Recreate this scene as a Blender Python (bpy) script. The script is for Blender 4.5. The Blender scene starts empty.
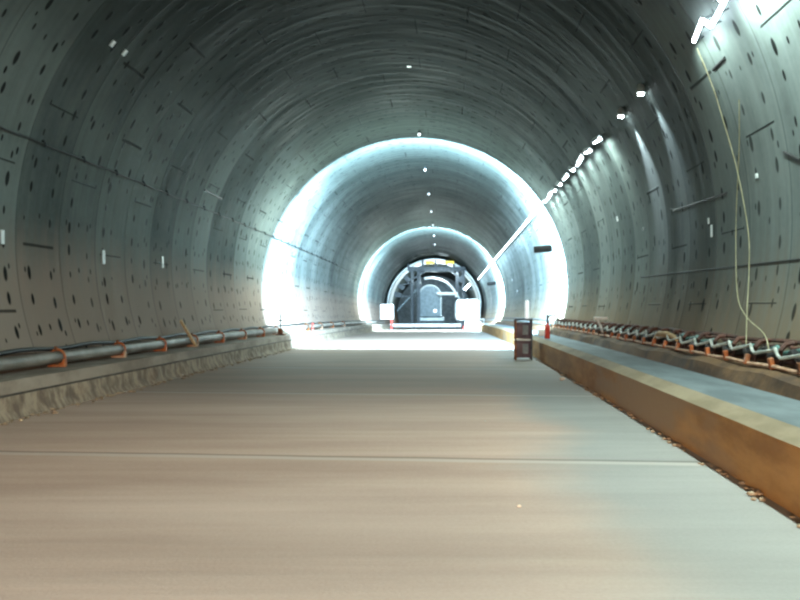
import bpy, bmesh, math, random
from mathutils import Vector, Matrix
random.seed(7)
C = bpy.context.scene.collection
PI = math.pi
R = 5.6            # inner radius of the lining
CH = 2.6           # height of the tunnel axis above the road
CAMH = 1.5

# ---------------------------------------------------------------- tunnel alignment
def cx(s): return -1.4 - 0.0001033 * s * s
def drop(s): return -0.000156 * s * s if s > 0 else 0.0
def W(s, x, h):                       # station, offset from the tunnel axis, height over road
    return Vector((cx(s) + x, s, h + drop(s)))
def yaw(s): return math.atan(2 * 0.0001033 * s)      # heading of the axis (to the left)
def lin(a, r=R):                      # point of a circle about the axis (degrees)
    return r * math.cos(math.radians(a)), CH + r * math.sin(math.radians(a))
def wall_ray(px, py, r=R):            # where a sight line meets the lining: (station, angle)
    dx, dz = (px - 455) / 845, (303 - py) / 845
    lo, hi = 2.0, 100.0
    def f(z):
        x = dx * z - cx(z); h = CAMH + dz * z - drop(z) - CH
        return x * x + h * h - r * r
    for _ in range(60):
        m = (lo + hi) / 2
        if f(m) > 0: hi = m
        else: lo = m
    x = dx * lo - cx(lo); h = CAMH + dz * lo - drop(lo) - CH
    return lo, math.degrees(math.atan2(h, x))

# ---------------------------------------------------------------- materials
def new_mat(name):
    m = bpy.data.materials.new(name); m.use_nodes = True
    nt = m.node_tree
    return m, nt, nt.nodes['Principled BSDF']
class NB:
    def __init__(s, nt): s.nt = nt
    def n(s, t, **k):
        nd = s.nt.nodes.new(t)
        for a, b in k.items(): setattr(nd, a, b)
        return nd
    def l(s, a, b): s.nt.links.new(a, b)
    def m(s, op, a, b=None, c=None, clamp=False):
        nd = s.nt.nodes.new('ShaderNodeMath'); nd.operation = op; nd.use_clamp = clamp
        for i, v in enumerate((a, b, c)):
            if v is None: continue
            if isinstance(v, (int, float)): nd.inputs[i].default_value = v
            else: s.l(v, nd.inputs[i])
        return nd.outputs[0]
    def mix(s, f, a, b, bt='MIX'):
        nd = s.nt.nodes.new('ShaderNodeMix'); nd.data_type = 'RGBA'; nd.blend_type = bt
        for i, v in ((0, f), (6, a), (7, b)):
            if isinstance(v, (int, float)): nd.inputs[i].default_value = v
            elif isinstance(v, tuple): nd.inputs[i].default_value = (*v, 1)
            else: s.l(v, nd.inputs[i])
        return nd.outputs[2]
    def noise(s, vec, scale, detail=3, rough=.5):
        nd = s.n('ShaderNodeTexNoise'); nd.inputs['Scale'].default_value = scale
        nd.inputs['Detail'].default_value = detail; nd.inputs['Roughness'].default_value = rough
        s.l(vec, nd.inputs['Vector']); return nd.outputs[0]
    def white(s, x, y):
        c = s.n('ShaderNodeCombineXYZ')
        for i, v in enumerate((x, y)):
            if isinstance(v, (int, float)): c.inputs[i].default_value = v
            else: s.l(v, c.inputs[i])
        w = s.n('ShaderNodeTexWhiteNoise', noise_dimensions='3D'); s.l(c.outputs[0], w.inputs['Vector'])
        return w.outputs[0]
    def scalev(s, vec, v):
        nd = s.n('ShaderNodeMapping'); nd.inputs['Scale'].default_value = v
        s.l(vec, nd.inputs['Vector']); return nd.outputs[0]
    def sm(s, v, a, b, lo=0., hi=1.):
        nd = s.n('ShaderNodeMapRange', interpolation_type='SMOOTHSTEP')
        s.l(v, nd.inputs[0])
        for i, q in enumerate((a, b, lo, hi)): nd.inputs[i + 1].default_value = q
        return nd.outputs[0]

def mat_lining():
    m, nt, p = new_mat('concrete segments'); b = NB(nt)
    uv = b.n('ShaderNodeUVMap', uv_map='UVMap').outputs[0]
    sep = b.n('ShaderNodeSeparateXYZ'); b.l(uv, sep.inputs[0]); u, v = sep.outputs[0], sep.outputs[1]
    ring = b.m('DIVIDE', v, 1.5)
    rid = b.m('FLOOR', ring); rf = b.m('FRACT', ring)
    rr = b.white(rid, 3.0)
    # ring joints
    dj = b.m('MULTIPLY', b.m('MINIMUM', rf, b.m('SUBTRACT', 1.0, rf)), 1.5)
    joint = b.sm(dj, .008, .03, 1., 0.)
    # lengthwise joints, staggered ring by ring
    par = b.m('MULTIPLY', b.m('MODULO', rid, 2.0), 1.1)
    su = b.m('DIVIDE', b.m('ADD', u, par), 2.35)
    sf = b.m('FRACT', su)
    ds = b.m('MULTIPLY', b.m('MINIMUM', sf, b.m('SUBTRACT', 1.0, sf)), 2.35)
    seg = b.m('MULTIPLY', b.sm(ds, .012, .035, 1., 0.), b.sm(b.m('ABSOLUTE', b.m('SUBTRACT', rf, .5)), .33, .36, 1., 0.))
    seg = b.m('MULTIPLY', seg, b.m('GREATER_THAN', b.white(b.m('FLOOR', su), rid), .45))
    # bolt pockets
    def pockets(cell_u, cell_v, off_u, su_, sv_, prob, seed):
        a = b.m('ADD', b.m('DIVIDE', u, cell_u), off_u); c = b.m('DIVIDE', v, cell_v)
        ia, ic = b.m('FLOOR', a), b.m('FLOOR', c)
        j = b.white(b.m('ADD', ia, seed), ic); j2 = b.white(ia, b.m('ADD', ic, seed + 31.))
        du = b.m('MULTIPLY', b.m('SUBTRACT', b.m('SUBTRACT', b.m('FRACT', a), .5), b.m('MULTIPLY', b.m('SUBTRACT', j, .5), .3)), cell_u)
        dv = b.m('MULTIPLY', b.m('SUBTRACT', b.m('FRACT', c), .5), cell_v)
        sz = b.m('ADD', .55, b.m('MULTIPLY', j2, .75))
        e = b.m('SQRT', b.m('ADD', b.m('POWER', b.m('DIVIDE', b.m('DIVIDE', du, su_), sz), 2.), b.m('POWER', b.m('DIVIDE', b.m('DIVIDE', dv, sv_), sz), 2.)))
        return b.m('MULTIPLY', b.sm(e, .75, 1.15, 1., 0.), b.m('LESS_THAN', j2, prob))
    pk = b.m('MAXIMUM', pockets(.46, .75, 0., .105, .05, .85, 5.), pockets(.95, .5, .37, .06, .032, .7, 17.))
    side = b.sm(b.noise(b.scalev(uv, (.05, .35, 1)), 1., 1), .42, .5)
    pk = b.m('MULTIPLY', pk, b.m('ADD', .75, b.m('MULTIPLY', side, .25)))
    # tone: band per ring, drips along the arc, speckle
    drip = b.noise(b.scalev(uv, (.35, 5., 1)), 1., 4)
    blot = b.noise(uv, .55, 4)
    fine = b.noise(uv, 9., 4, .6)
    t = b.m('ADD', b.m('ADD', b.m('MULTIPLY', rr, .34), b.m('MULTIPLY', drip, .5)), b.m('MULTIPLY', blot, .45))
    t = b.m('ADD', t, b.m('MULTIPLY', fine, .16))
    tone = b.sm(t, .35, 1.1, .0, 1.)
    col = b.mix(tone, (.048, .062, .061), (.215, .252, .243))
    # crown darkened in the colour, standing in for its shade
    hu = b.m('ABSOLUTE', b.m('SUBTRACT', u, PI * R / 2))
    crown_shade = b.sm(b.m('ADD', hu, b.m('MULTIPLY', blot, 1.6)), 4.1, 7.8, .88, 0.)
    col = b.mix(crown_shade, col, (.014, .019, .016))
    # brown dust low on the walls, with the warm low light painted in
    lowl = b.sm(b.m('ADD', u, b.m('MULTIPLY', drip, 1.2)), -1.6, .7, 1., 0.)
    lowr = b.sm(b.m('SUBTRACT', b.m('SUBTRACT', PI * R, u), b.m('MULTIPLY', drip, -1.2)), -2.2, .4, 1., 0.)
    col = b.mix(b.m('MULTIPLY', lowl, .75), col, (.30, .205, .115), 'MIX')
    low2 = b.sm(b.m('SUBTRACT', u, b.m('MULTIPLY', drip, 1.)), PI * R - 1.1, PI * R + .5)
    col = b.mix(b.m('MULTIPLY', low2, .8), col, (.33, .24, .19), 'MIX')
    dark = b.m('MAXIMUM', b.m('MULTIPLY', joint, .35), b.m('MAXIMUM', b.m('MULTIPLY', seg, .8), b.m('MULTIPLY', pk, .97)))
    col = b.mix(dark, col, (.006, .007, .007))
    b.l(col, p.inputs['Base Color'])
    b.l(b.sm(drip, .3, .7, .5, .8), p.inputs['Roughness'])
    p.inputs['Specular IOR Level'].default_value = 0.02
    bp = b.n('ShaderNodeBump'); bp.inputs['Strength'].default_value = .5; bp.inputs['Distance'].default_value = .03
    hgt = b.m('SUBTRACT', b.m('ADD', b.m('MULTIPLY', fine, .12), b.m('ADD', b.m('MULTIPLY', rr, .5), b.m('MULTIPLY', drip, .3))), dark)
    b.l(hgt, bp.inputs['Height']); b.l(bp.outputs[0], p.inputs['Normal'])
    return m

def mat_floor():
    m, nt, p = new_mat('road concrete'); b = NB(nt)
    tc = b.n('ShaderNodeTexCoord').outputs['Object']
    sep = b.n('ShaderNodeSeparateXYZ'); b.l(tc, sep.inputs[0]); x, y = sep.outputs[0], sep.outputs[1]
    yy = b.m('ADD', y, b.m('MULTIPLY', x, .087))
    warp = b.m('MULTIPLY', b.noise(b.scalev(tc, (.6, .6, 1)), 1., 2), .12)
    q = b.m('DIVIDE', b.m('ADD', b.m('SUBTRACT', yy, 8.28), warp), 6.0)
    qf = b.m('FRACT', q)
    dj = b.m('MULTIPLY', b.m('MINIMUM', qf, b.m('SUBTRACT', 1.0, qf)), 6.0)
    joint = b.sm(dj, .018, .05, 1., 0.)
    pale = b.m('MULTIPLY', b.sm(b.m('ABSOLUTE', b.m('SUBTRACT', b.m('MULTIPLY', qf, 6.0), 5.88)), .03, .1, 1., 0.), .5)
    brush = b.noise(b.scalev(tc, (.35, 5., 1)), 1., 5, .6)
    brush2 = b.noise(b.scalev(tc, (.22, 1.1, 1)), 1., 3)
    blot = b.noise(tc, .28, 4, .55)
    grit = b.noise(tc, 40., 3, .7)
    t = b.m('ADD', b.m('ADD', b.m('MULTIPLY', brush, .3), b.m('MULTIPLY', brush2, .7)), b.m('MULTIPLY', grit, .3))
    tone = b.sm(t, .3, 1.0)
    grey = b.mix(tone, (.21, .215, .20), (.33, .33, .315))
    pink = b.mix(tone, (.35, .225, .165), (.58, .43, .35))
    # muddy tint plus the pink of warm light painted mid-road, greyer by the kerb
    f = b.m('ADD', b.sm(x, -.2, 2.4, 1., 0.), b.m('MULTIPLY', b.m('SUBTRACT', blot, .5), 1.6))
    far = b.sm(y, 3.5, 9., .45, 1.)
    col = b.mix(b.m('MULTIPLY', b.sm(f, .2, .9), far), grey, pink)
    far_tone = b.m('MULTIPLY', b.sm(y, 12., 17.), b.sm(brush2, .25, .6, .25, .7))  # darker brown farther along the road
    col = b.mix(far_tone, col, (.17, .135, .105))
    col = b.mix(pale, col, (.56, .5, .45))
    col = b.mix(b.m('MULTIPLY', joint, .6), col, (.07, .06, .05))
    b.l(col, p.inputs['Base Color']); p.inputs['Roughness'].default_value = .75
    bp = b.n('ShaderNodeBump'); bp.inputs['Strength'].default_value = .35; bp.inputs['Distance'].default_value = .02
    b.l(b.m('SUBTRACT', b.m('ADD', brush, b.m('MULTIPLY', grit, .3)), joint), bp.inputs['Height'])
    b.l(bp.outputs[0], p.inputs['Normal'])
    return m

def mat_mottled(name, c1, c2, scale=3., stretch=(1, 1, 1), rough=.8, bump=.3, c3=None, metal=0., t0=.35, t1=.65):
    m, nt, p = new_mat(name); b = NB(nt)
    tc = b.n('ShaderNodeTexCoord').outputs['Object']
    a = b.noise(b.scalev(tc, stretch), scale, 5, .6)
    col = b.mix(b.sm(a, t0, t1), c1, c2)
    if c3:
        col = b.mix(b.sm(b.noise(b.scalev(tc, stretch), scale * .37, 3), .5, .62), col, c3)
    b.l(col, p.inputs['Base Color']); p.inputs['Roughness'].default_value = rough; p.inputs['Metallic'].default_value = metal
    if bump:
        bp = b.n('ShaderNodeBump'); bp.inputs['Strength'].default_value = bump; bp.inputs['Distance'].default_value = .02
        b.l(b.noise(tc, scale * 4, 4), bp.inputs['Height']); b.l(bp.outputs[0], p.inputs['Normal'])
    return m
def mat_emit(name, col, st):
    m, nt, p = new_mat(name)
    p.inputs['Base Color'].default_value = (.8, .8, .8, 1)
    p.inputs['Emission Color'].default_value = (*col, 1); p.inputs['Emission Strength'].default_value = st
    return m

M = dict(
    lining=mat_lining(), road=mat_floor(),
    kerb_face=mat_mottled('ochre muddy kerb face', (.24, .115, .028), (.40, .21, .06), 1.6, (1, .5, 2), .8, .4, (.26, .17, .09)),
    kerb_edge=mat_mottled('dusty kerb edge', (.17, .13, .075), (.25, .20, .125), 2., (1, .4, 1), .8, .3),
    kerb_top=mat_mottled('washed kerb top', (.075, .098, .108), (.13, .162, .172), 2.4, (1, .35, 1), .7, .3),
    plinth=mat_mottled('brown muddy plinth', (.045, .022, .008), (.14, .075, .028), 2.2, (1, .6, 1), .8, .5),
    kerb_left=mat_mottled('grey brown kerb', (.19, .15, .115), (.30, .25, .20), 2., (1, .5, 1), .85, .4),
    kerb_rough=mat_mottled('mortar smeared kerb foot', (.13, .095, .07), (.31, .25, .18), 4., (1, 1.4, .8), .95, .9),
    groove=mat_mottled('dark groove', (.06, .05, .045), (.10, .085, .07), 4.),
    pipe=mat_mottled('dusty grey pipe', (.12, .105, .09), (.24, .215, .185), 3., (1, .4, 1), .5, .1),
    black=mat_mottled('black rubber', (.005, .005, .006), (.014, .014, .015), 5., rough=.55, bump=.1),
    orange=mat_mottled('orange painted clamp', (.30, .075, .015), (.52, .17, .05), 8., rough=.6, c3=(.3, .12, .05)),
    rust=mat_mottled('rusty steel', (.10, .035, .015), (.28, .11, .04), 9., rough=.8, c3=(.06, .03, .02)),
    rustred=mat_mottled('dark red brown steel', (.05, .02, .014), (.13, .05, .03), 7., rough=.7),
    pinkrail=mat_mottled('dusty pink rail', (.40, .22, .13), (.58, .38, .26), 6., rough=.7),
    whitecable=mat_mottled('pale cable', (.30, .32, .29), (.62, .63, .58), 6., rough=.5, bump=.1),
    tealcable=mat_mottled('teal cable', (.05, .16, .15), (.12, .28, .25), 6., rough=.5, bump=.1),
    yellowwire=mat_mottled('yellowish wire', (.33, .30, .17), (.48, .44, .27), 6., rough=.6, bump=.1),
    wood=mat_mottled('raw timber', (.42, .27, .13), (.62, .44, .24), 6., (1, 1, 6), .8, .2),
    darksteel=mat_mottled('dark painted steel', (.022, .03, .038), (.055, .07, .08), 4., rough=.6, bump=.1),
    midsteel=mat_mottled('grey blue steel', (.10, .14, .16), (.18, .23, .25), 3., rough=.55, bump=.1),
    palesteel=mat_mottled('pale galvanised steel', (.45, .50, .50), (.62, .67, .66), 3., rough=.45, bump=.1),
    white=mat_mottled('white paint', (.72, .72, .70), (.82, .82, .80), 3., rough=.5, bump=.05),
    sack=mat_mottled('white woven sack', (.55, .56, .52), (.78, .78, .74), 8., rough=.9, bump=.4),
    purple=mat_mottled('dark purplish panel', (.035, .022, .04), (.09, .06, .085), 4., rough=.5, bump=.1),
    red=mat_mottled('red paint', (.45, .03, .02), (.60, .06, .04), 5., rough=.5, bump=.05),
    yellow=mat_mottled('yellow paint', (.65, .55, .05), (.85, .75, .12), 5., rough=.5, bump=.05),
    stone=mat_mottled('broken mortar', (.32, .30, .25), (.55, .52, .46), 10., rough=.9),
    rubble=mat_mottled('muddy crumbs', (.16, .12, .08), (.36, .29, .2), 10., rough=.95),
    led=mat_emit('led tube', (.80, .93, 1.), 30.),
    crown=mat_emit('small lamp lens', (.85, .95, 1.), 3.),
    flood=mat_emit('floodlight lens', (.85, .97, 1.), 60.),
    yellowlamp=mat_emit('yellow work lamp', (1., .72, .03), .6),
    panel=mat_emit('board with added glow', (1., .84, .82), .55),  # glow added to reflective boards that hold no lamp
    tubeglow=mat_emit('tube with added glow', (.85, .95, 1.), .7),  # glow added to a plain white plastic tube
    tag=mat_mottled('white sticker', (.75, .78, .78), (.85, .88, .88), 5., rough=.3, bump=0),
)

M['yellowlamp'].node_tree.nodes['Principled BSDF'].inputs['Base Color'].default_value = (.8, .6, .03, 1)
# ---------------------------------------------------------------- mesh helpers
def obj(name, bm, mat, parent=None, smooth=False, loc=None):
    bmesh.ops.recalc_face_normals(bm, faces=bm.faces[:])
    me = bpy.data.meshes.new(name); bm.to_mesh(me); bm.free()
    for m in (mat if isinstance(mat, (list, tuple)) else [mat]): me.materials.append(m)
    if smooth:
        for f in me.polygons: f.use_smooth = True
        try: me.set_sharp_from_angle(angle=math.radians(40))
        except Exception: pass
    o = bpy.data.objects.new(name, me); C.objects.link(o)
    if parent: o.parent = parent
    if loc: o.location = loc
    return o
def thing(name, label, cat, loc=(0, 0, 0), rotz=0, group=None):
    o = bpy.data.objects.new(name, None); C.objects.link(o)
    o.location = loc; o.rotation_euler = (0, 0, rotz); o.empty_display_size = .2
    o['label'] = label; o['category'] = cat
    if group: o['group'] = group
    return o
def tag(o, label, cat, group=None, kind=None):
    o['label'] = label; o['category'] = cat
    if group: o['group'] = group
    if kind: o['kind'] = kind
    return o
def struct(o, label=None):
    o['kind'] = 'structure'
    if label: o['label'] = label
    return o
def box(bm, c, s, rot=None, bevel=0.0):
    r = bmesh.ops.create_cube(bm, size=1)
    vs = r['verts']
    for v in vs: v.co = Vector((v.co.x * s[0], v.co.y * s[1], v.co.z * s[2]))
    if bevel:
        es = list({e for v in vs for e in v.link_edges})
        rb = bmesh.ops.bevel(bm, geom=es, offset=bevel, segments=2, affect='EDGES', profile=.5)
        vs = list({v for f in rb['faces'] for v in f.verts} | {v for v in vs if v.is_valid})
        seen = set(vs); st = list(vs)
        while st:
            v = st.pop()
            for e in v.link_edges:
                w = e.other_vert(v)
                if w not in seen: seen.add(w); st.append(w)
        vs = list(seen)
    mt = Matrix.Translation(Vector(c)) @ (rot.to_4x4() if rot else Matrix.Identity(4))
    for v in vs: v.co = mt @ v.co
    return vs
def tube(bm, pts, r, n=8, cap=True):
    pts = [Vector(p) for p in pts]
    rings = []
    up = Vector((0, 0, 1))
    rad = r if callable(r) else (lambda t: r)
    for i, p in enumerate(pts):
        d = (pts[min(i + 1, len(pts) - 1)] - pts[max(i - 1, 0)]).normalized()
        a = d.cross(up)
        if a.length < .05: a = d.cross(Vector((1, 0, 0)))
        a.normalize(); b_ = d.cross(a).normalized()
        rr = rad(i / max(1, len(pts) - 1))
        rings.append([bm.verts.new(p + a * (rr * math.cos(2 * PI * k / n)) + b_ * (rr * math.sin(2 * PI * k / n))) for k in range(n)])
    for q, w in zip(rings, rings[1:]):
        for k in range(n): bm.faces.new((q[k], q[(k + 1) % n], w[(k + 1) % n], w[k]))
    if cap: bm.faces.new(rings[0][::-1]); bm.faces.new(rings[-1])
def lathe(bm, prof, n=20, org=(0, 0, 0)):
    org = Vector(org); rings = []
    for r, z in prof:
        rings.append([bm.verts.new(org + Vector((r * math.cos(2 * PI * k / n), r * math.sin(2 * PI * k / n), z))) for k in range(n)])
    for q, w in zip(rings, rings[1:]):
        for k in range(n): bm.faces.new((q[k], q[(k + 1) % n], w[(k + 1) % n], w[k]))
    bm.faces.new(rings[0][::-1]); bm.faces.new(rings[-1])
def sweep(name, prof, s0, s1, step, mats, midx=None, parent=None, jitter=None):   # closed cross-section swept along the tunnel
    bm = bmesh.new(); n = max(1, int(round((s1 - s0) / step))); rings = []
    for i in range(n + 1):
        s = s0 + (s1 - s0) * i / n
        rings.append([bm.verts.new(W(s, x + (jitter(s, k)[0] if jitter else 0), h + (jitter(s, k)[1] if jitter else 0))) for k, (x, h) in enumerate(prof)])
    m = len(prof)
    for q, w in zip(rings, rings[1:]):
        for k in range(m):
            f = bm.faces.new((q[k], q[(k + 1) % m], w[(k + 1) % m], w[k]))
            if midx: f.material_index = midx[k]
    bm.faces.new(rings[0][::-1]); bm.faces.new(rings[-1])
    return obj(name, bm, mats, parent)

# ---------------------------------------------------------------- setting
S0, S1 = -14.0, 128.0
def shell(name, a0, a1, mat=M['lining']):
    bm = bmesh.new(); uvl = bm.loops.layers.uv.new('UVMap')
    na = int((a1 - a0) / 1.5); ss = []
    s = S0
    while s < S1 - .01: ss.append(s); s += 1.5
    ss.append(S1)
    grid = [[(bm.verts.new(W(s, *lin(a0 + (a1 - a0) * j / na))), math.radians(a0 + (a1 - a0) * j / na) * R, s) for j in range(na + 1)] for s in ss]
    back = [[bm.verts.new(W(s, *lin(a0 + (a1 - a0) * j / na, R + .35))) for j in range(na + 1)] for s in ss]
    for i in range(len(ss) - 1):
        for j in range(na):
            q = (grid[i][j], grid[i + 1][j], grid[i + 1][j + 1], grid[i][j + 1])
            f = bm.faces.new([t[0] for t in q])
            for lp, t in zip(f.loops, q): lp[uvl].uv = (t[1], t[2] + 30.)
            f.smooth = True
            bm.faces.new((back[i][j], back[i][j + 1], back[i + 1][j + 1], back[i + 1][j]))
    me = bpy.data.meshes.new(name)
    bm.to_mesh(me); bm.free(); me.materials.append(mat)
    o = bpy.data.objects.new(name, me); C.objects.link(o)
    struct(o); return o
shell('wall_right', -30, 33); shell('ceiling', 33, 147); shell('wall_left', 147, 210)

bm = bmesh.new(); prev = None; s = S0
while s <= S1 + .01:
    cur = [bm.verts.new(W(s, x, h)) for x, h in ((-5.1, 0), (0, 0), (5.1, 0), (5.1, -.3), (-5.1, -.3))]
    if prev:
        for k in range(5): bm.faces.new((prev[k], prev[(k + 1) % 5], cur[(k + 1) % 5], cur[k]))
    else: bm.faces.new(cur[::-1])
    prev = cur; s += 2.0
bm.faces.new(prev)
struct(obj('floor', bm, M['road']))

# right walkway kerb: ochre face, pale edge, washed top, brown plinth under the cable rack
k = sweep('trim_1', [(3.82, -.01), (3.82, .49), (4.02, .56), (4.80, .55), (4.80, -.01)], S0, 86., 2., [M['kerb_face'], M['kerb_edge'], M['kerb_top']], [0, 1, 2, 0, 0])
struct(k, 'raised concrete walkway kerb with ochre face along the right wall')
def jp(s, k_): return (0, 0) if k_ not in (1, 2) else (.03 * math.sin(s * 1.9 + k_) , .02 * math.sin(s * 2.7 + 1))
struct(sweep('trim_2', [(4.79, .54), (4.86, .70), (4.98, .755), (5.28, .765), (5.25, .54)], S0, 86., .5, [M['plinth']], None, None, jp), 'brown muddy plinth at the foot of the right wall')
# left kerb: rough foot, dark groove, smooth upper band
def jl(s, k_): return (0, 0) if k_ != 1 else (.02 * math.sin(s * 5.1) * math.sin(s * 1.3) + random.uniform(-.018, .018), random.uniform(-.05, .05))
k = sweep('trim_3', [(-4.30, -.01), (-4.37, .12), (-4.40, .30), (-4.43, .305), (-4.43, .325), (-4.40, .33), (-4.42, .50), (-5.18, .50), (-4.95, -.01)],
          S0, 86., .4, [M['kerb_rough'], M['groove'], M['kerb_left']], [0, 0, 1, 1, 1, 2, 2, 2, 0], None, jl)
struct(k, 'concrete kerb with mortar-smeared foot along the left wall')

# end wall behind the machinery
bm = bmesh.new()
vs = [bm.verts.new(W(S1 - .2, *lin(a, R + .1))) for a in range(-30, 211, 5)]
vb = [bm.verts.new(v.co + Vector((0, .3, 0))) for v in vs]
bm.faces.new(vs); bm.faces.new(vb[::-1])
for i in range(len(vs)): bm.faces.new((vs[i], vs[(i + 1) % len(vs)], vb[(i + 1) % len(vs)], vb[i]))
struct(obj('wall_back', bm, M['midsteel']))

# ---------------------------------------------------------------- lamps along the right wall
LA = 29.6
def light(kind, name, loc, energy, color, **k):
    d = bpy.data.lights.new(name, kind); d.energy = energy; d.color = color
    for a, b in k.items():
        if a not in ('rot', 'to'): setattr(d, a, b)
    o = bpy.data.objects.new(name, d); C.objects.link(o); o.location = loc
    if 'to' in k: o.rotation_euler = (Vector(k['to']) - Vector(loc)).to_track_quat('-Z', 'Y').to_euler()
    if 'rot' in k: o.rotation_euler = k['rot']
    return o
LED = (.80, 1., .92)
LED2 = (.50, .78, 1.)
def led_lamp(s, ln, label, group, tilt=0., energy=60., wash=.22):
    x, h = lin(LA, R - .2)
    loc = W(s, x, h)
    t = thing('tube_lamp', label, 'lamp', loc, yaw(s), group)
    bm = bmesh.new(); tube(bm, [(0, -ln / 2, -.0 - tilt / 2), (0, ln / 2, tilt / 2)], .022, 10)
    obj('light_tube', bm, M['led'], t, True)
    bm = bmesh.new()                                       # folded reflector hood above the tube
    for sgn in (-1, 1):
        box(bm, (.045 * sgn, 0, .045), (.012, ln + .1, .10), Matrix.Rotation(math.atan2(tilt, ln), 3, 'X') @ Matrix.Rotation(-.5 * sgn, 3, 'Y'))
    box(bm, (0, 0, .09), (.06, ln + .1, .02), Matrix.Rotation(math.atan2(tilt, ln), 3, 'X'))
    obj('hood', bm, M['palesteel'], t)
    for e in (-1, 1):
        bm = bmesh.new(); tube(bm, [(0, e * ln * .38, .09 + e * tilt * .38), (.15, e * ln * .38, .15 + e * tilt * .38)], .012, 6); obj('bracket', bm, M['darksteel'], t)
    d = light('AREA', 'lamp_light', loc + Vector((-.05, 0, -.05)), energy, LED if s < 31 else LED2, shape='RECTANGLE', size=ln, size_y=.06)
    d.rotation_euler = (0, math.radians(45 if s < 14 else 12), 0)
    d.data.size = .06; d.data.size_y = ln
    ww = light('AREA', 'lamp_light', loc + Vector((0, 0, -.06)), energy * wash, LED if s < 31 else LED2, shape='RECTANGLE', size=.05, size_y=ln, rot=(0, math.radians(-40), 0))
    ww.data.spread = math.radians(150)
    d.data.spread = math.radians(125 if s < 14 else 160)
    return t
def down_lamp(s, label, energy):
    x, h = lin(LA, R - .12); loc = W(s, x, h)
    t = thing('down_lamp', label, 'lamp', loc, yaw(s), 'two short down lamps on the wall')
    bm = bmesh.new(); lathe(bm, [(.05, 0), (.075, -.0), (.085, .04), (.06, .14), (.03, .17)], 14); obj('housing', bm, M['palesteel'], t, True)
    bm = bmesh.new(); lathe(bm, [(.048, -.03), (.055, -.004)], 14); obj('lens', bm, M['flood'], t, True)
    bm = bmesh.new(); tube(bm, [(0, 0, .15), (.12, 0, .2)], .012, 6); obj('bracket', bm, M['darksteel'], t)
    light('SPOT', 'lamp_light', loc + Vector((-.0, 0, -.06)), energy, (.80, .92, 1.), to=loc + Vector((1.15, 0, -2)), spot_size=math.radians(44), spot_blend=.9, shadow_soft_size=.03)
near = [-8.5, -6.1, -3.7, -1.3, 1.1, 3.5, 5.6, 8.0, 9.85]
G1 = 'tube lamps over the walkway close to the camera'
for s in near:
    led_lamp(s, 1.25, 'white tube lamp on upper right wall, beyond the top edge of view', G1, energy=58, wash=(3.0 if s < 8.5 else 1.2))
P = []
for px, py in ((694, 41), (702, 20), (711, 26), (718, 14), (727, -4)):
    q, a = wall_ray(px, py, R - .15); P.append(W(q, *lin(a, R - .15)))
t = thing('zigzag_lamp', 'zigzag white light strip high on right wall at the top edge, before the dark gap', 'lamp', P[0])
bm = bmesh.new()
for a, b_ in zip(P, P[1:]): tube(bm, [a - P[0], b_ - P[0]], .028, 8)
obj('light_tube', bm, M['led'], t, True)
for a in P[:-1]:
    bm = bmesh.new(); tube(bm, [a - P[0], a - P[0] + Vector((.14, 0, .07))], .012, 6); obj('bracket', bm, M['darksteel'], t)
x, h = lin(LA, R - .2)
for rx, e in ((45, 75), (-40, 24)):
    light('AREA', 'lamp_light', W(11.7, x, h - .06), e, LED, shape='RECTANGLE', size=.06, size_y=1.3, rot=(0, math.radians(rx), 0), spread=math.radians(125 if rx > 0 else 140))
down_lamp(15.2, 'first down lamp past the dark gap, throwing a narrow bluish streak', 260)
down_lamp(17.0, 'second down lamp past the dark gap, throwing a wider streak', 380)
s = 19.3; i = 0
while s < 31:
    led_lamp(s + .1, .7, 'white hooded tube lamp in crowded row on right wall before the bright band', 'tube lamps on the right wall before the first bright band', random.uniform(-.14, .14), 32, .45)
    s += 1.35; i += 1
s = 33.2
while s < 64:
    led_lamp(s, 1.3, 'white tube lamp in unbroken row on right wall between the two bright bands', 'tube lamps between the two bright bands', 0, 80, .5)
    s += 1.95
s = 67.
while s < 92:
    led_lamp(s, 1.3, 'distant white tube lamp on right wall past the second bright band', 'tube lamps past the second bright band', 0, 90, .3)
    s += 3.2

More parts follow.
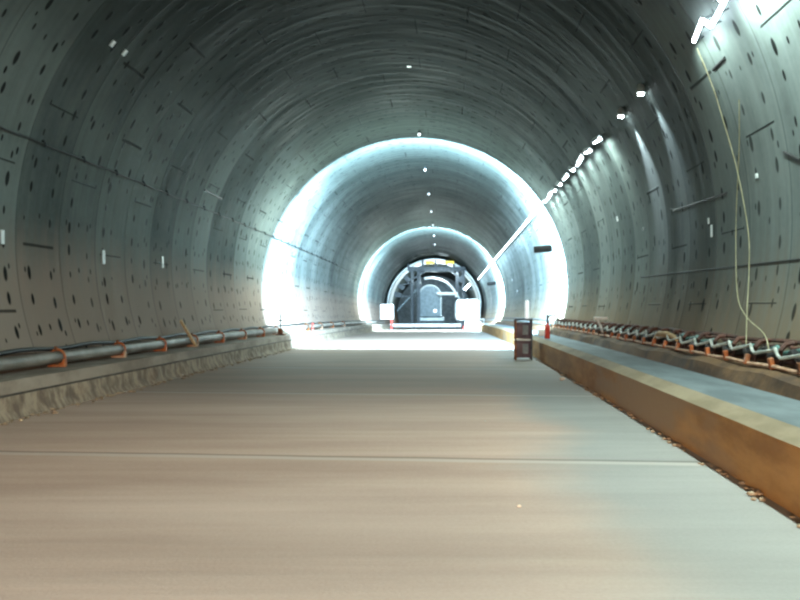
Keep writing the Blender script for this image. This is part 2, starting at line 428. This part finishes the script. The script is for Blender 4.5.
# ---------------------------------------------------------------- bright bands: floodlight housings, and unseen lights added to make the bands
def floodlight(s, label, x, h, e, w=.68, hh=.27, name='floodlight'):
    loc = W(s, x, h)
    t = thing(name, label, 'floodlight', loc, yaw(s), 'dark-backed floodlights by the bright bands')
    rt = Matrix.Rotation(math.radians(-5), 3, 'Y')
    bm = bmesh.new(); box(bm, (0, 0, 0), (w, .16, hh), rt, .06); obj('housing', bm, M['black'], t, True)
    bm = bmesh.new(); box(bm, (0, .085, 0), (w * .8, .01, hh * .6), rt); obj('lens', bm, M['flood'], t)
    bm = bmesh.new(); xe = math.sqrt((R + .05) ** 2 - (h - CH) ** 2) - x
    tube(bm, [(w / 2 - .05, 0, 0), (xe, 0, .05)], .015, 6); obj('bracket', bm, M['palesteel'], t)
    return loc
SP = math.radians(174)
def band(s, k):
    ax = Vector((0, math.cos(math.radians(26)), -math.sin(math.radians(26))))
    CL = (.52, .80, 1.)
    A = range(-12, 193, 12)
    for a in A:  # unseen spots added round the arch to brighten the band
        x, h = lin(a, R - 1.4); up = (h - 3.6) * .42
        e = (3.2 if 45 < a < 125 else .2 if a > 135 else 1) * (1150 + 900 * max(0, math.cos(math.radians(a))) + 600 * min(0, math.cos(math.radians(a)))) * k
        q = W(s + up, x, h); light('SPOT', 'band_fill', q, e, CL, to=q + ax, spot_size=SP, spot_blend=(.10 if a < 110 else .45), shadow_soft_size=.12)
    for x in (-1.6, .4, 2.2):  # unseen spots added for the bright strip on the road
        q = W(s - 2.3, x, 1.5); light('SPOT', 'band_fill', q, 32 * k, CL, to=q + ax, spot_size=SP, spot_blend=.05, shadow_soft_size=.1)
    for a in (25, 60, 95, 130, 165):  # unseen points added for the glow around the band
        x, h = lin(a, R - 1.9)
        light('POINT', 'spill_fill', W(s + (h - 3.6) * .42 - .9, x, h), {25: 40, 60: 170, 95: 300, 130: 300, 165: 210}[a] * k, (.8, 1., .9), shadow_soft_size=.3)
band(31.2, 1.0); band(64.5, 1.1)
floodlight(31.0, 'black oblong floodlight seen from behind, beside the nearer bright band', 4.72, 3.63, 0)
floodlight(64.3, 'small dark oblong floodlight seen from behind, in the farther bright band', 4.6, 3.63, 0)

def crown_lamp(s, label):
    loc = W(s, 0.15, CH + R - .12)
    t = thing('crown_lamp', label, 'lamp', loc, 0, 'small lamps hanging in line from the crown')
    bm = bmesh.new(); lathe(bm, [(.02, -.08), (.045, -.06), (.05, -.02), (.04, .0)], 14); obj('globe', bm, M['crown'], t, True)
    bm = bmesh.new(); lathe(bm, [(.05, .0), (.05, .05), (.02, .09), (.02, .14)], 12); obj('cap', bm, M['darksteel'], t, True)
names = ['topmost and nearest', 'second', 'third', 'fourth', 'fifth', 'sixth', 'farthest']
for i, s in enumerate((32, 40, 48, 56, 64, 72, 80)):
    crown_lamp(s, 'small white crown lamp, %s of the row of bright dots overhead' % names[i])

# ---------------------------------------------------------------- left side: pipe, cables, clamps
def along(name, x, h, r, s0, s1, step, mat, label, cat, group=None, wob=None, n=10):
    bm = bmesh.new(); pts = []; k = int((s1 - s0) / step)
    for i in range(k + 1):
        s = s0 + (s1 - s0) * i / k; dx, dh = wob(s) if wob else (0, 0)
        pts.append(W(s, x + dx, h + dh))
    tube(bm, pts, r, n)
    return tag(obj(name, bm, mat, None, True), label, cat, group)
along('water_pipe', -4.98, .655, .10, -6, 85, 1., M['pipe'], 'long dusty grey pipe running on clamps along the left kerb', 'pipe')
along('power_cable', -5.08, .80, .035, -6, 85, .3, M['black'], 'black cable lying along the top of the left wall pipe', 'cable', None, lambda s: (0, .018 * math.sin(s * 2.6)))
for i, s in enumerate([8.8, 11.2, 13.6, 16.1, 18.4, 20.7, 23.1, 25.6, 28.1, 30.6, 37, 41, 45, 50]):
    desc = {2: 'orange clamp around left grey pipe, nearest in view', 3: 'orange clamp on left grey pipe, second in view', 4: 'orange clamp on left grey pipe, third in view', 5: 'orange clamp on left grey pipe at foot of leaning timber', 6: 'orange clamp on left grey pipe just past leaning timber'}.get(i, 'small pipe clamp far along the left kerb pipe')
    if i < 2: continue
    t = thing('pipe_clamp', desc, 'clamp', W(s, -4.98, .50), yaw(s), 'clamps holding the left grey pipe')
    bm = bmesh.new(); ring = []
    tube(bm, [(.125 * math.cos(a * PI / 12), 0, .155 + .125 * math.sin(a * PI / 12)) for a in range(-5, 18)], .022, 6)
    obj('band', bm, M['orange'] if i < 9 else M['rust'], t, True)
    bm = bmesh.new(); box(bm, (0, 0, .02), (.26, .10, .04), None, .008); box(bm, (.12, 0, .07), (.03, .09, .12)); obj('foot', bm, M['pinkrail'] if i % 2 else M['orange'], t)
    bm = bmesh.new(); box(bm, (-.02, 0, .30), (.05, .05, .07), None, .01); obj('bolt', bm, M['rust'], t)
# wall cable at 164 degrees with hooks
ax_, ah_ = lin(163.8, R - .04)
along('wall_cable', ax_, ah_, .016, -6, 64, .5, M['black'], 'thin black cable strung along the left wall at shoulder of the arch', 'cable', None, lambda s: (0, -.02 * abs(math.sin(s * PI / 1.5))))
hk0 = None
for i in range(26):
    s = 12.4 + i * 1.5
    bm = bmesh.new(); tube(bm, [(-.03, 0, .05), (.01, 0, .03), (.03, 0, -.03), (.0, 0, -.05)], .02, 6)
    o = obj('cable_hook', bm, M['darksteel'], None, True, W(s, ax_, ah_))
    tag(o, 'small dark hook holding the thin cable on the left wall', 'hook', 'hooks of the left wall cable')

# timber leaning on the pipe
bm = bmesh.new(); box(bm, (0, 0, .36), (.05, .09, .76), None, .006)
o = tag(obj('wooden_plank', bm, M['wood'], None, False, W(20.3, -4.79, .55)), 'short raw wooden plank leaning against the left wall pipe', 'plank'); o.rotation_euler = (.5, -.38, 0)

# stand, sacks and red strip on the left kerb
t = thing('valve_stand', 'thin dark upright stand on the left kerb by the bright band', 'stand', W(30.0, -4.7, .5))
bm = bmesh.new(); tube(bm, [(0, 0, 0), (0, 0, .78)], .02, 8); obj('post', bm, M['black'], t)
bm = bmesh.new(); box(bm, (0, 0, .02), (.3, .3, .04)); box(bm, (0, 0, .14), (.16, .16, .2), None, .02); obj('base', bm, M['rust'], t)
bm = bmesh.new(); box(bm, (0, 0, .52), (.14, .05, .05)); obj('crosspiece', bm, M['black'], t)
def sack(s, x, h, w, label, rz=0.):
    bm = bmesh.new(); bmesh.ops.create_icosphere(bm, subdivisions=3, radius=1)
    for v in bm.verts:
        c = v.co; q = lambda a: math.copysign(abs(a) ** .6, a)
        c.x, c.y, c.z = q(c.x) * w * .4, q(c.y) * w, q(c.z) * w * .28
        c.z += .015 * math.sin(c.y * 23 + c.x * 17) ; c.x += .012 * math.sin(c.y * 31)
    o = obj('cement_sack', bm, M['sack'], None, True, W(s, x, h + w * .26)); o.rotation_euler = (0, 0, rz)
    return tag(o, label, 'sack', 'pale sacks on the left kerb')
sack(31.3, -4.68, .5, .42, 'pale sack on left kerb, beside the thin dark stand')
sack(32.5, -4.68, .5, .40, 'pale sack on left kerb, middle of the three sacks', .1)
sack(33.7, -4.68, .5, .44, 'pale sack on left kerb, nearest to the red strip')
bm = bmesh.new(); tube(bm, [(-.05, .35, .33), (.02, 0, .26), (.04, -.2, 0), (.05, -.28, -.25)], .035, 8)
tag(obj('warning_strip', bm, M['red'], None, True, W(35.2, -4.42, .5)), 'red strip hanging over the left kerb edge beyond the sacks', 'strip')

# ---------------------------------------------------------------- right side: cable rack
RS0, RS1 = 6.2, 31.0
rack = thing('cable_rack', 'rusty cable rack of posts and rails standing on the right plinth', 'rack', W(RS0, 5.12, .76))
org = rack.location.copy()
def rel(s, x, h): return W(s, x, h) - org
def wallx(h): return math.sqrt(R * R - (h - CH) ** 2)
n = int((RS1 - RS0) / .4)
bm = bmesh.new(); tube(bm, [rel(RS0 + .4 * i, 5.27, 1.06 + .012 * math.sin(i * .9)) for i in range(n + 1)], .028, 6); obj('top_rail', bm, M['rustred'], rack, True)
bm = bmesh.new(); tube(bm, [rel(RS0 + .4 * i, 4.985, .795 + .008 * math.sin(i * 1.7)) for i in range(n + 1)], .022, 6); obj('bottom_rail', bm, M['pinkrail'], rack, True)
s = RS0 + .15; posts = []
while s < RS1:
    posts.append(s)
    bm = bmesh.new()
    p = [rel(s, 5.27, 1.06), rel(s, 5.15, 1.05), rel(s, 5.09, .98), rel(s, 5.09, .755)]
    tube(bm, p, .032, 6)
    obj('bracket', bm, M['rustred'], rack, True)
    bm = bmesh.new(); box(bm, rel(s, 4.985, .83), (.06, .075, .13), Matrix.Rotation(random.uniform(-.3, .3), 3, 'Y'), .01); obj('clip', bm, M['orange'] if random.random() < .75 else M['rust'], rack)
    s += .8
def wob(ph, amp, amp2, back):
    def f(s):
        t = ((s - RS0 - .15 + ph) / .8) % 1.0
        return back * math.sin(2 * PI * t), amp * (1 - 2 * t if t < .75 else -.5 + 6 * (t - .75)) + amp2 * math.sin(s * 1.3 + ph * 5)
    return f
along('power_cable', 5.03, .935, .02, RS0, RS1, .08, M['whitecable'], 'pale cable zigzagging from post to post of the rusty rack', 'cable', None, wob(.0, .065, .015, .03), 7)
along('power_cable', 5.13, .90, .040, RS0, RS1, .08, M['black'], 'thick black cable looping along the middle of the rusty rack', 'cable', None, wob(.3, .06, .02, .03), 7)
along('power_cable', 5.15, .95, .026, RS0, RS1, .08, M['tealcable'], 'thin teal cable looping behind the pale cable on the rusty rack', 'cable', None, wob(.55, .05, .02, .02), 7)
along('power_cable', 5.20, .90, .045, RS0, RS1, .1, M['black'], 'thick black cable hanging deepest behind the posts of the rusty rack', 'cable', None, wob(.45, .04, .03, .02), 7)
along('power_cable', 5.21, .82, .035, RS0, RS1, .1, M['rustred'], 'dark brown cable lying low behind the rusty rack, on the plinth', 'cable', None, wob(.1, .03, .02, .02), 7)
along('power_cable', 5.22, 1.01, .028, RS0, RS1, .08, M['rustred'], 'dark brown cable slung just under the top rail of the rusty rack', 'cable', None, wob(.7, .03, .012, .02), 7)
# yellow sack / white rag on the rack
bm = bmesh.new(); tube(bm, [W(15.2, 5.02, .90), W(14.9, 5.03, .99), W(14.5, 5.05, 1.0), W(14.1, 5.07, .97), W(13.8, 5.05, .92)], lambda t: .025 + .03 * math.sin(PI * min(1, t + .1)), 10)
tag(obj('cloth_bundle', bm, M['wood'], None, True), 'yellowish cloth bundle lying on the cables of the rusty rack', 'cloth')
t = thing('bracket_light', 'small white angled bracket sticking up above the rusty rack', 'bracket', W(20.5, 5.02, .98))
bm = bmesh.new(); tube(bm, [(0, 0, -.12), (-.02, .1, .0), (-.10, .15, .18)], .028, 8); obj('arm', bm, M['white'], t, True)
bm = bmesh.new(); box(bm, (-.02, .1, .21), (.34, .07, .07), None, .01); obj('head', bm, M['white'], t)
# coil at the far end of the rack
t = thing('cable_coil', 'black cable coil hung on dark post at far end of the rack', 'cable', W(30.6, 4.93, .56))
bm = bmesh.new(); tube(bm, [(-.12, -.3, 0), (-.12, -.3, .66)], .045, 8); obj('post', bm, M['black'], t)
bm = bmesh.new()
for j in range(3):
    tube(bm, [(.06 + .2 * math.cos(a * PI / 10), -.3 + .05 * j, .45 + (.2 + .01 * j) * math.sin(a * PI / 10)) for a in range(21)], .025, 6)
obj('loops', bm, M['black'], t, True)
along('handrail_pipe', 5.12, 1.0, .035, 31.6, 85.5, 1., M['darksteel'], 'thin dark pipe along the right wall beyond the cable rack', 'pipe')
along('handrail_pipe', 5.05, .86, .035, 31.6, 85.5, 1., M['midsteel'], 'grey pipe below the thin dark pipe beyond the cable rack', 'pipe')

# items by the kerb end: cabinet, white tube, extinguisher, box
t = thing('equipment_cabinet', 'dark purplish two-tier metal cabinet standing on road beside right kerb', 'cabinet', W(23.6, 3.36, drop(0)), 0)
t.location = W(23.6, 3.36, 0)
for sx in (-.22, .22):
    for sy in (-.2, .2):
        bm = bmesh.new(); box(bm, (sx, sy, .58), (.045, .045, 1.16), None, .005); obj('post', bm, M['rust'] if sx < 0 else M['darksteel'], t)
for z, h in ((.30, .46), (.82, .44)):
    bm = bmesh.new(); box(bm, (0, 0, z), (.39, .36, h), None, .015); c = obj('drum_box', bm, M['purple'], t, True)
    c['label'] = 'dark purplish box'
    bm = bmesh.new(); box(bm, (.05, -.19, z + .02), (.16, .02, h * .6), None, .006); obj('front_panel', bm, M['midsteel'], c)
bm = bmesh.new(); box(bm, (0, 0, .56), (.5, .42, .03)); obj('shelf', bm, M['palesteel'], t)
bm = bmesh.new(); box(bm, (0, 0, 1.13), (.5, .46, .05), None, .01); obj('top', bm, M['darksteel'], t)
bm = bmesh.new(); lathe(bm, [(.055, 0), (.055, .46), (.045, .50), (.03, .51)], 16)
tag(obj('plastic_tube', bm, M['tubeglow'], None, True, W(23.6, 3.47, 1.156)), 'upright white plastic tube with added glow, standing on the dark cabinet', 'plastic tube')
t = thing('fire_extinguisher', 'red fire extinguisher standing on the right walkway kerb', 'fire extinguisher', W(24.6, 4.15, .558))
bm = bmesh.new(); lathe(bm, [(.07, 0), (.08, .02), (.08, .34), (.06, .4), (.025, .43), (.025, .45)], 16); obj('cylinder', bm, M['red'], t, True)
bm = bmesh.new(); box(bm, (.02, 0, .475), (.12, .03, .03)); box(bm, (.02, 0, .51), (.10, .025, .015)); obj('handle', bm, M['black'], t)
bm = bmesh.new(); tube(bm, [(.02, 0, .46), (.11, 0, .42), (.12, 0, .25), (.10, 0, .15)], .012, 6); obj('hose', bm, M['black'], t, True)
bm = bmesh.new(); box(bm, (0, 0, .11), (.34, .3, .22), None, .03)
tag(obj('cardboard_box', bm, M['white'], None, True, W(27.0, 4.30, .556)), 'low white box on the kerb between cabinet and extinguisher', 'box')

# hanging wires on the right wall
def wire(pts, label):
    out = []
    for (px, py, off) in pts:
        s, a = wall_ray(px, py, R - off); out.append(W(s, *lin(a, R - off)))
    # smooth
    P = []
    for i in range(len(out) - 1):
        p0, p1, p2, p3 = out[max(i - 1, 0)], out[i], out[i + 1], out[min(i + 2, len(out) - 1)]
        for k_ in range(8):
            u = k_ / 8
            P.append(.5 * ((2 * p1) + (p2 - p0) * u + (2 * p0 - 5 * p1 + 4 * p2 - p3) * u * u + (3 * p1 - p0 - 3 * p2 + p3) * u ** 3))
    P.append(out[-1]); bm = bmesh.new(); tube(bm, P, .007, 6)
    return tag(obj('hanging_wire', bm, M['yellowwire'], None, True), label, 'wire', 'yellowish wires hanging on the right wall')
wire([(697, 48, .05), (712, 85, .05), (723, 120, .06), (737, 170, .08), (748, 230, .1), (749, 270, .12), (747, 310, .15), (746, 346, .2)], 'yellowish wire slanting down right wall from the tube lamp to the rack')
wire([(739, 100, .05), (739, 150, .06), (736, 220, .08), (737, 290, .1), (745, 315, .14), (764, 334, .2), (769, 352, .3)], 'yellowish wire hanging straight then swinging sideways into the rack')

# tags and small bright things fixed to the lining
def wall_tag(px, py, w, h, label):
    s, a = wall_ray(px, py, R - .02)
    bm = bmesh.new(); box(bm, (0, 0, 0), (.02, w, h), None, .006)
    o = obj('wall_marker', bm, M['tag'], None, False, W(s, *lin(a, R - .012)))
    o.rotation_euler = (0, -math.radians(a), 0)
    return tag(o, label, 'marker', 'white markers stuck to the lining')
wall_tag(756, 176, .07, .07, 'small square white marker on right wall beside the hanging wires')
wall_tag(711, 231, .07, .20, 'upright white marker on right wall left of the hanging wires')
wall_tag(708, 221, .05, .10, 'little white marker just above the upright white one')
wall_tag(643, 229, .07, .07, 'tiny white marker on right wall under the second down lamp')
wall_tag(3, 237, .10, .22, 'white marker on left wall at the edge of the view')
wall_tag(104, 257, .12, .28, 'pale upright marker low on left wall below the wall cable')
wall_tag(163, 262, .12, .28, 'pale upright marker on left wall, deeper than its twin')
wall_tag(113, 44, .12, .12, 'faint white marker high on the left of the arch')
wall_tag(125, 53, .12, .12, 'faint white marker just below another high on the left')
wall_tag(409, 67, .12, .12, 'lone white marker near the crown, before the bright band')
wall_tag(617, 219, .1, .12, 'tiny white marker on right wall deeper than the down lamps')
for px, py, lb in ((512, 280, 'upper'), (517, 291, 'lower')):
    wall_tag(px, py, .14, .14, lb + ' of two white markers on right wall under the black floodlight')
# dark bars: long pockets with steel strips
def bar(px, py, qx, qy, label, r=.03):
    s, a = wall_ray(px, py, R - .02); s2, a2 = wall_ray(qx, qy, R - .02)
    bm = bmesh.new(); tube(bm, [W(s + (s2 - s) * i / 6, *lin(a + (a2 - a) * i / 6, R - .004)) for i in range(7)], r, 6)
    tag(obj('steel_strip', bm, M['black'], None, True), label, 'strip', 'dark strips fixed to the lining')
bar(712, 70, 724, 58, 'short dark strip on right wall under the nearest tube lamp', .022)
bar(672, 211, 726, 193, 'long dark strip on right wall under the down lamps', .018)
bar(640, 277, 799, 259, 'thin dark strip running low along the right wall', .011)
bar(783, 152, 799, 160, 'dark strip on right wall at the edge of the view', .022)
bar(205, 190, 222, 199, 'short dark strip on the left wall above the wall cable', .03)

# loose pieces on the road
def stone(x, y, r, label, i):
    bm = bmesh.new(); bmesh.ops.create_icosphere(bm, subdivisions=2, radius=r); rn = random.Random(i)
    for v in bm.verts: v.co *= rn.uniform(.75, 1.2); v.co.z *= .6
    tag(obj('mortar_lump', bm, M['stone'], None, False, (x, y, drop(y) + r * .5)), label, 'stone')
def gz(px, py, h=0.): z = (CAMH - h) * 845 / (py - 303); return ((px - 455) / 845 * z, z)
for i, (px, py, r, lb) in enumerate([(519, 506, .018, 'pale mortar lump alone on the near road'), (562, 378, .06, 'pale mortar lump by the foot of the right kerb'),
                      (28, 412, .04, 'mortar lump at the foot of the left kerb, nearest one'), (181, 374, .05, 'mortar lump at left kerb foot below the leaning plank'),
                      (713, 461, .035, 'dark lump lying against the ochre right kerb face'), (485, 420, .012, 'tiny pale crumb on the road just past the joint')]):
    x, z = gz(px, py); stone(x, z, r, lb, i)
bm = bmesh.new(); rn = random.Random(5)
for i in range(420):
    s = rn.uniform(9, 34); side = rn.random() < .65
    x = -4.30 + abs(rn.gauss(0, .09)) if side else 3.80 - abs(rn.gauss(0, .05)); r = rn.uniform(.012, .035)
    if not side: s = rn.uniform(4, 24)
    m_ = Matrix.Translation(W(s, x, r * .5)) @ Matrix.Rotation(rn.uniform(0, 6), 4, 'Z') @ Matrix.Diagonal((1, rn.uniform(.7, 1.6), .6, 1))
    bmesh.ops.create_icosphere(bm, subdivisions=1, radius=r, matrix=m_)
o = tag(obj('mortar_crumbs', bm, M['rubble']), 'muddy mortar crumbs scattered along the feet of both kerbs', 'rubble'); o['kind'] = 'stuff'

# ---------------------------------------------------------------- machinery at the far end (station 95 on)
GS = 95.0
g = thing('lining_gantry', 'dark steel lining gantry with arched skin filling the far tunnel', 'gantry', W(GS, 0, 0), yaw(GS))
def gl(px, py): return (px - 433) / 8.9, (329 - py) / 8.9
def beam(x0, z0, x1, z1, w, mat, name, y=0., d=.3):
    bm = bmesh.new(); a = Vector((x0, y, z0)); b_ = Vector((x1, y, z1)); L = (b_ - a).length
    an = math.atan2(z1 - z0, x1 - x0)
    mid = (a + b_) / 2
    box(bm, mid, (L, d, w), Matrix.Rotation(-an, 3, 'Y')); return obj(name, bm, mat, g)
for y in (0, 4.):
    beam(-3.0, 6.75, 3.5, 6.75, .45, M['darksteel'], 'crossbeam', y)
    for x in (-2.5, -1.75, 2.6, 3.3): beam(x, .35, x, 6.7, .26 if abs(x) > 2 else .34, M['darksteel'], 'column', y)
beam(-2.4, 5.6, -.8, 6.6, .16, M['darksteel'], 'brace'); beam(3.2, 5.5, 1.7, 6.6, .16, M['darksteel'], 'brace')
beam(-4.4, 3.6, -1.8, 3.7, .14, M['darksteel'], 'walkway'); beam(-4.2, 2.0, -1.8, 4.6, .12, M['midsteel'], 'brace')
beam(-3.6, 5.0, -1.8, 5.2, .12, M['darksteel'], 'walkway'); beam(2.6, 4.6, 4.4, 4.4, .12, M['darksteel'], 'walkway')
for x in (-2.9, -1.3, .15, 1.35, 2.2):
    beam(x, 6.9, x, 7.75 if abs(x) < 2 else 7.3, .22, M['darksteel'], 'jack')
for a in (28, 45, 135, 150, 163):
    x, h = lin(a, 4.7); x2, h2 = lin(a, 3.9)
    beam(x, h, x2, h2, .5, M['darksteel'], 'jack', .1, .4)
for (a, b_) in ((-14, 24), (24, 74), (74, 118), (118, 160), (160, 194)):           # curved skin plates
    bm = bmesh.new(); nn = 12
    ins = [[], []]
    for j in range(nn + 1):
        an = a + (b_ - a) * j / nn
        for k_, rr in enumerate((5.16, 5.30)):
            x, h = lin(an, rr); ins[k_].append((bm.verts.new((x, -.1, h)), bm.verts.new((x, 8., h))))
    for j in range(nn):
        for k_ in (0, 1): bm.faces.new((ins[k_][j][0], ins[k_][j + 1][0], ins[k_][j + 1][1], ins[k_][j][1]))
        bm.faces.new((ins[0][j][0], ins[1][j][0], ins[1][j + 1][0], ins[0][j + 1][0]))
        bm.faces.new((ins[0][j][1], ins[1][j][1], ins[1][j + 1][1], ins[0][j + 1][1]))
    obj('skin_plate', bm, M['palesteel'], g, True)
for x in (-.5, 1.7):
    bm = bmesh.new(); box(bm, (x, -.4, 7.45), (1.0, .25, .32), None, .04); o = obj('work_lamp', bm, M['yellowlamp'], g); o['label'] = 'glowing yellow work lamp'
# curved white duct and beam
t = thing('ventilation_duct', 'curved white duct arching across the gantry opening', 'duct', W(GS - 1.2, 0, 0))
bm = bmesh.new(); tube(bm, [(.0 + 2.9 * math.cos(a) - .4, 0, 3.2 + 2.45 * math.sin(a)) for a in [math.radians(q) for q in range(8, 112, 8)]], .14, 10); obj('curved_tube', bm, M['white'], t, True)
bm = bmesh.new(); tube(bm, [(.3, 0, 3.9), (2.6, 0, 3.9)], .17, 10); obj('straight_tube', bm, M['white'], t, True)
bm = bmesh.new(); tube(bm, [(2.5, 0, 3.9), (2.8, 0, 3.3), (2.75, 0, .1)], .1, 8); obj('downpipe', bm, M['palesteel'], t, True)
# tank wagon: grey rounded body on flat frame
t = thing('tank_wagon', 'grey round-topped wagon on low frame under the gantry', 'wagon', W(GS + 1.0, 0, 0))
bm = bmesh.new(); pf = [(-1.75, 1.4)] + [(-.5 + 1.25 * math.cos(math.radians(a)), 3.7 + 1.25 * math.sin(math.radians(a))) for a in range(180, -1, -12)] + [(.75, 1.4)]
f0 = [bm.verts.new((x, 0, z)) for x, z in pf]; f1 = [bm.verts.new((x, 5, z)) for x, z in pf]
bm.faces.new(f0); bm.faces.new(f1[::-1])
for i in range(len(pf)): bm.faces.new((f0[i], f0[(i + 1) % len(pf)], f1[(i + 1) % len(pf)], f1[i]))
obj('body', bm, M['midsteel'], t, True)
bm = bmesh.new(); tube(bm, [(x, -.04, z) for x, z in pf], .09, 6); obj('rim', bm, M['palesteel'], t, True)
bm = bmesh.new(); box(bm, (-.4, 2.4, 1.1), (3., 5.2, .35), None, .03); obj('frame', bm, M['palesteel'], t)
bm = bmesh.new(); box(bm, (-.4, -.3, .7), (2.9, .2, .3), None, .03); obj('bumper', bm, M['darksteel'], t)
for x in (-1.5, .7):
    for y in (.6, 4.2):
        bm = bmesh.new(); tube(bm, [(x - .12, y, .42), (x + .12, y, .42)], .42, 18); obj('wheel', bm, M['black'], t, True)
bm = bmesh.new(); lathe(bm, [(.12, 0), (.16, .05), (.16, .25), (.1, .3)], 12, (.1, -.2, 1.9)); obj('lamp', bm, M['crown'], t, True)

# white van-like cabin with headlamps and a flood mast
t = thing('site_truck', 'white truck with glaring lamps parked to the right of the gantry', 'truck', W(88.2, 3.55, 0))
bm = bmesh.new(); box(bm, (0, 1.6, 1.95), (2.8, 3.2, 2.4), None, .55); obj('cab', bm, M['white'], t, True)
bm = bmesh.new(); box(bm, (0, -.02, 2.35), (2.0, .04, .8), None, .01); obj('windscreen', bm, M['palesteel'], t)
bm = bmesh.new(); box(bm, (0, -.1, .85), (2.4, .3, .14), None, .03); obj('bumper', bm, M['black'], t)
bm = bmesh.new(); box(bm, (0, 1.6, .6), (2.3, 3., .4), None, .03); obj('chassis', bm, M['darksteel'], t)
for x in (-.95, .95):
    for y in (.4, 2.7):
        bm = bmesh.new(); tube(bm, [(x - .14, y, .42), (x + .14, y, .42)], .42, 18); obj('wheel', bm, M['black'], t, True)
for x, z in ((-.8, 1.3), (.8, 1.3), (-.75, 2.85), (0, 2.85), (.75, 2.85)):
    bm = bmesh.new(); box(bm, (x, -.06, z), (.4, .12, .28), None, .03); o = obj('headlamp', bm, M['flood'], t)
light('AREA', 'truck_light', W(87.5, 3.55, 2.2), 45, (.85, .97, 1.), to=W(83, 3.4, 1.9), shape='RECTANGLE', size=2., size_y=1.6)
light('AREA', 'gantry_fill', W(93.8, 1.5, 6.2), 160, (.8, .95, 1.), to=W(97, -.5, 2.), shape='RECTANGLE', size=3., size_y=.5)  # added lights without fixtures, brightening the gantry and the space behind
light('POINT', 'gantry_fill', W(93.2, -2.6, 5.4), 90, (.75, .93, 1.), shadow_soft_size=.3)
light('POINT', 'gantry_fill', W(101, 0, 5.6), 1500, (.75, .93, 1.), shadow_soft_size=.5)
light('POINT', 'gantry_fill', W(112, 0, 5), 1500, (.75, .93, 1.), shadow_soft_size=.5)
bm = bmesh.new(); tube(bm, [W(92.8, 3.35, 4.3), W(92.8, 3.9, 4.9)], .11, 10)
t = thing('work_light', 'slanting bright work light above the white truck', 'lamp', W(92.8, 3.6, 4.6))
for v in bm.verts: v.co -= t.location
obj('light_tube', bm, M['led'], t, True)
bm = bmesh.new(); tube(bm, [(.25, .12, .3), (.3, .9, .4), (.3, 2.0, .4)], .04, 6); obj('arm', bm, M['darksteel'], t)

# low white barrier in front
t = thing('road_barrier', 'long low white barrier across the road before the gantry', 'barrier', W(87.0, 0, 0))
bm = bmesh.new(); box(bm, (-.9, 0, .38), (7.4, .2, .34), None, .04); obj('rail', bm, M['white'], t)
for x in (-4.2, -2., .5, 2.4):
    bm = bmesh.new(); box(bm, (x, 0, .12), (.2, .5, .24), None, .02); obj('foot', bm, M['darksteel'], t)
def sign(s, px0, py0, px1, py1, rx, label, lean=0.):
    k_ = 845 / s
    X0, X1 = (px0 - 455) / k_, (px1 - 455) / k_; Z1, Z0 = CAMH + (303 - py0) / k_, CAMH + (303 - py1) / k_
    xc = (X0 + X1) / 2; base = Vector((xc, s, drop(s)))
    t = thing('sign_board', label, 'sign', base, 0, 'boards with added glow on red posts at the far end')
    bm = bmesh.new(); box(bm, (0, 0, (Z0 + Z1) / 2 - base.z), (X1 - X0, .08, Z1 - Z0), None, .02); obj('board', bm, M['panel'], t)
    xp = (rx - 455) / k_ - xc
    bm = bmesh.new(); box(bm, (xp, .1, (Z0 - base.z + .15) / 2), (.17, .1, Z0 - base.z + .15), None, .01); obj('post', bm, M['red'], t)
    bm = bmesh.new(); box(bm, (xp, .1, .03), (.5, .4, .06)); obj('foot', bm, M['darksteel'], t)
sign(74, 380.5, 304.5, 393.5, 319, 391.5, 'square pinkish-white board with added glow on red post, left of road')
sign(66, 465, 321.5, 480, 328.5, 464, 'low white board with added glow on red post, right of road')
t = thing('trestle', 'small white trestle on the road beside the low white board', 'trestle', (1.86, 62, drop(62)))
bm = bmesh.new(); box(bm, (0, 0, .9), (.62, .1, .12)); obj('top_bar', bm, M['white'], t)
for x in (-.25, .25):
    for y in (-.18, .18):
        bm = bmesh.new(); tube(bm, [(x, 0, .88), (x, y, 0)], .03, 6); obj('leg', bm, M['white'], t)

# ---------------------------------------------------------------- warm site light from behind the camera, low ambient
#light('AREA', 'site_light', (-2.4, -7, 3.6), 1300, (1., .70, .50), to=(-1.6, 14, .2), shape='RECTANGLE', size=1.6, size_y=.6, spread=math.radians(110))
light('SPOT', 'headlamp_light', (-2.2, -4, 1.25), 5600, (1., .68, .48), to=(-2.2, 0, -1.0), spot_size=math.radians(66), spot_blend=.25, shadow_soft_size=.15)
light('SPOT', 'headlamp_light', (-.9, -4, 1.25), 5600, (1., .68, .48), to=(-.7, 0, -1.0), spot_size=math.radians(66), spot_blend=.25, shadow_soft_size=.15)
w = bpy.data.worlds.new('World'); bpy.context.scene.world = w; w.use_nodes = True
w.node_tree.nodes['Background'].inputs[0].default_value = (.5, .68, .7, 1)
w.node_tree.nodes['Background'].inputs[1].default_value = .03

cam = bpy.data.cameras.new('camera'); co = bpy.data.objects.new('camera', cam); C.objects.link(co)
co.location = (0, 0, CAMH); co.rotation_euler = (PI / 2, 0, 0)
cam.lens = 38.03; cam.sensor_width = 36; cam.shift_x = -55 / 800; cam.shift_y = 3 / 800
cam.clip_start = .05; cam.clip_end = 400
sc = bpy.context.scene; sc.camera = co
sc.view_settings.view_transform = 'Standard'; sc.view_settings.look = 'None'
sc.view_settings.exposure = 0.0; sc.view_settings.gamma = 1
sc.cycles.use_denoising = True; sc.cycles.filter_width = 2.4
sc.cycles.max_bounces = 6; sc.cycles.diffuse_bounces = 4; sc.cycles.sample_clamp_indirect = 5
